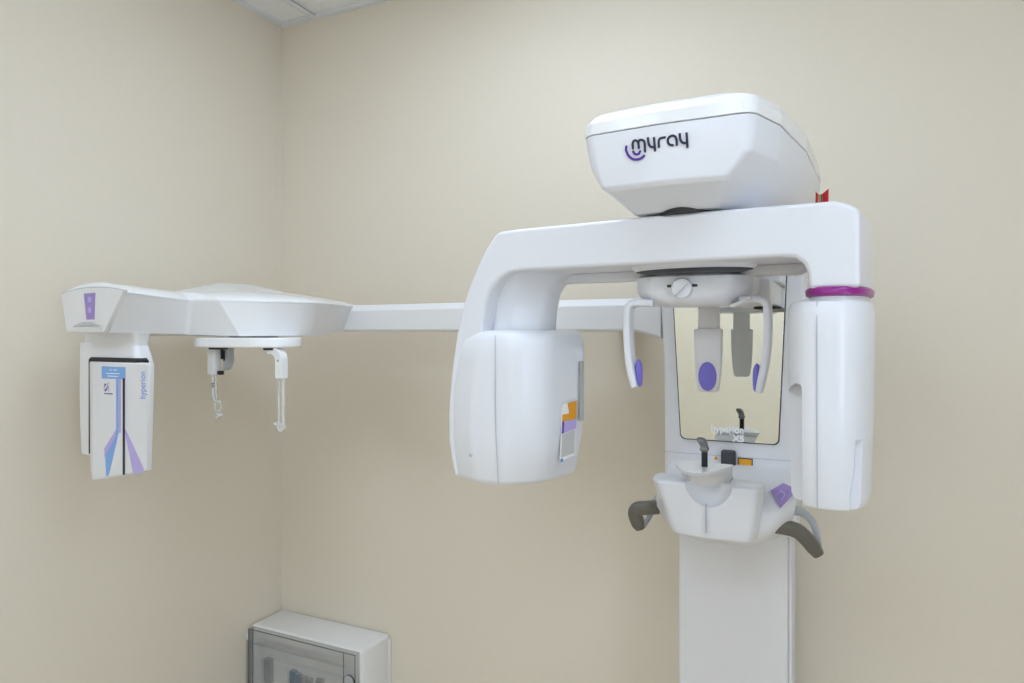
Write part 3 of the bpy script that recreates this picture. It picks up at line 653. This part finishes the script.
lathe('ear_plug_ring', [(.0045, -.003), (.0075, -.003), (.0075, .003), (.0045, .003), (.0045, -.003)], (E0x + .008, Ey, 1.341), (0, 1, 0), 'clear', h0, 24)
lathe('ear_plug', [(0.0055, 0), (.0045, .005), (.0015, .014), (0, .0145)], (E0x + .014, Ey, 1.342), (1, 0, .05), 'clear', h0, 16)
nr = prism('nasal_support', [(E0x + .016, 1.507 - EYE), (E0x + .034, 1.507 - EYE), (E0x + .036, 1.475 - EYE), (E0x + .028, 1.455 - EYE), (E0x + .016, 1.449 - EYE)], WLF, .572, .592, 'fin', ceph, .003)
box('slide_rail', (E0x + .0135, -.596, 1.478), (E0x + .018, -.590, 1.505), 'dark', nr, .0005)
box('slide_rail', (E0x + .0215, -.595, 1.474), (E0x + .0245, -.590, 1.500), 'dark', nr, .0005)
box('clip', (E0x + .008, -.602, 1.440), (E0x + .020, -.590, 1.450), 'dark', nr, .0015)

# ================================================================== DISTRIBUTION BOX
bx = empty('distribution_box', (0.235, 0, 0.05))
tag(bx, 'white wall-mounted electrical box with a smoked clear door, low in the corner', 'electrical box')
BX0, BX1, BZ0, BZ1, BF = .004, .456, .14, .5850, -.143
enc = box('enclosure', (BX0, BF, BZ0), (BX1, -.002, BZ1), 'boxw', bx, .010, 4)
box('back_rim', (BX0 - .001, -.012, BZ0 - .003), (BX1 + .004, -.0005, BZ1 - .014), 'boxw', enc, .002)
c1 = box('cutter', (BX0 + .030, BF - .05, BZ0 + .035), (BX1 - .055, BF + .035, BZ1 - .035), 'boxw', None, 0)
cut(enc, [c1])
inner = box('inner_panel', (BX0 + .030, BF + .030, BZ0 + .035), (BX1 - .055, BF + .034, BZ1 - .035), 'boxw', enc, 0)
# smoked door, proud of the enclosure
dx0, dx1, dz0, dz1, dy0, dy1 = BX0 + .012, BX1 - .010, BZ0 + .020, BZ1 - .003, BF - .022, BF - .001
door = box('door_panel', (dx0, dy0, dz0), (dx1, dy0 + .002, dz1), 'smoke', bx, 0)
for lo, hi in (((dx0, dy0 + .002, dz1 - .002), (dx1, dy1, dz1)), ((dx0, dy0 + .002, dz0), (dx0 + .002, dy1, dz1 - .002)), ((dx1 - .002, dy0 + .002, dz0), (dx1, dy1, dz1 - .002)), ((dx0 + .002, dy0 + .002, dz0), (dx1 - .002, dy1, dz0 + .002))):
    box('door_rim', lo, hi, 'smoke', door, 0)
for lo, hi in (((dx0, dy0 - .0012, dz1 - .0014), (dx1, dy0, dz1 + .0006)), ((dx0 - .0006, dy0 - .0012, dz0), (dx0 + .0016, dy0, dz1 - .0014)), ((dx1 - .0016, dy0 - .0012, dz0), (dx1 + .0006, dy0, dz1 - .0014)),
               ((dx1 - .0445, dy0 - .0012, dz0), (dx1 - .0425, dy0, dz1 - .0014)), ((dx0 + .018, dy0 - .001, dz0), (dx0 + .0195, dy0, dz1 - .0014))):
    box('door_edge', lo, hi, 'smoke_edge', door, 0)
box('door_rib', (dx0 + .022, dy0 + .004, BZ1 - .052), (dx1 - .044, dy0 + .010, BZ1 - .046), 'smoke', door, .001)
box('hinge', (BX0 - .003, BF - .018, BZ1 - .046), (BX0 + .010, BF - .002, BZ1 - .020), 'boxw', bx, .002)
box('hinge_rod', (BX0 + .001, BF - .014, BZ0 + .04), (BX0 + .008, BF - .004, BZ1 - .048), 'fin', bx, .002)
lt = lathe('latch', [(0, 0), (.017, 0), (.017, .004), (.013, .006), (0, .006)], (dx1 - .021, dy0, BZ1 - .084), (0, -1, 0), 'fin', bx, 28)
lathe('latch_ring', [(.0155, -.001), (.0185, -.001), (.0185, .003), (.0155, .003), (.0155, -.001)], (dx1 - .021, dy0, BZ1 - .084), (0, -1, 0), 'smoke_edge', lt, 28)
row = BZ1 - .116
plate = box('breaker_cover', (BX0 + .034, BF + .012, row - .07), (BX1 - .060, BF + .030, row + .012), 'boxw', bx, .002)
for k, (x, wd, m, h) in enumerate(((.050, .030, 'breaker', .030), (.160, .022, 'breaker_blue', .014), (.182, .018, 'breaker_blue', .008), (.205, .018, 'breaker', .004), (.228, .018, 'breaker', .002), (.262, .030, 'breaker', .008))):
    b_ = box('circuit_breaker', (x + .012, BF - .004 if k < 3 else BF + .0, row - .06), (x + .012 + wd - .001, BF + .013, row + h - .012), m, bx, .002)
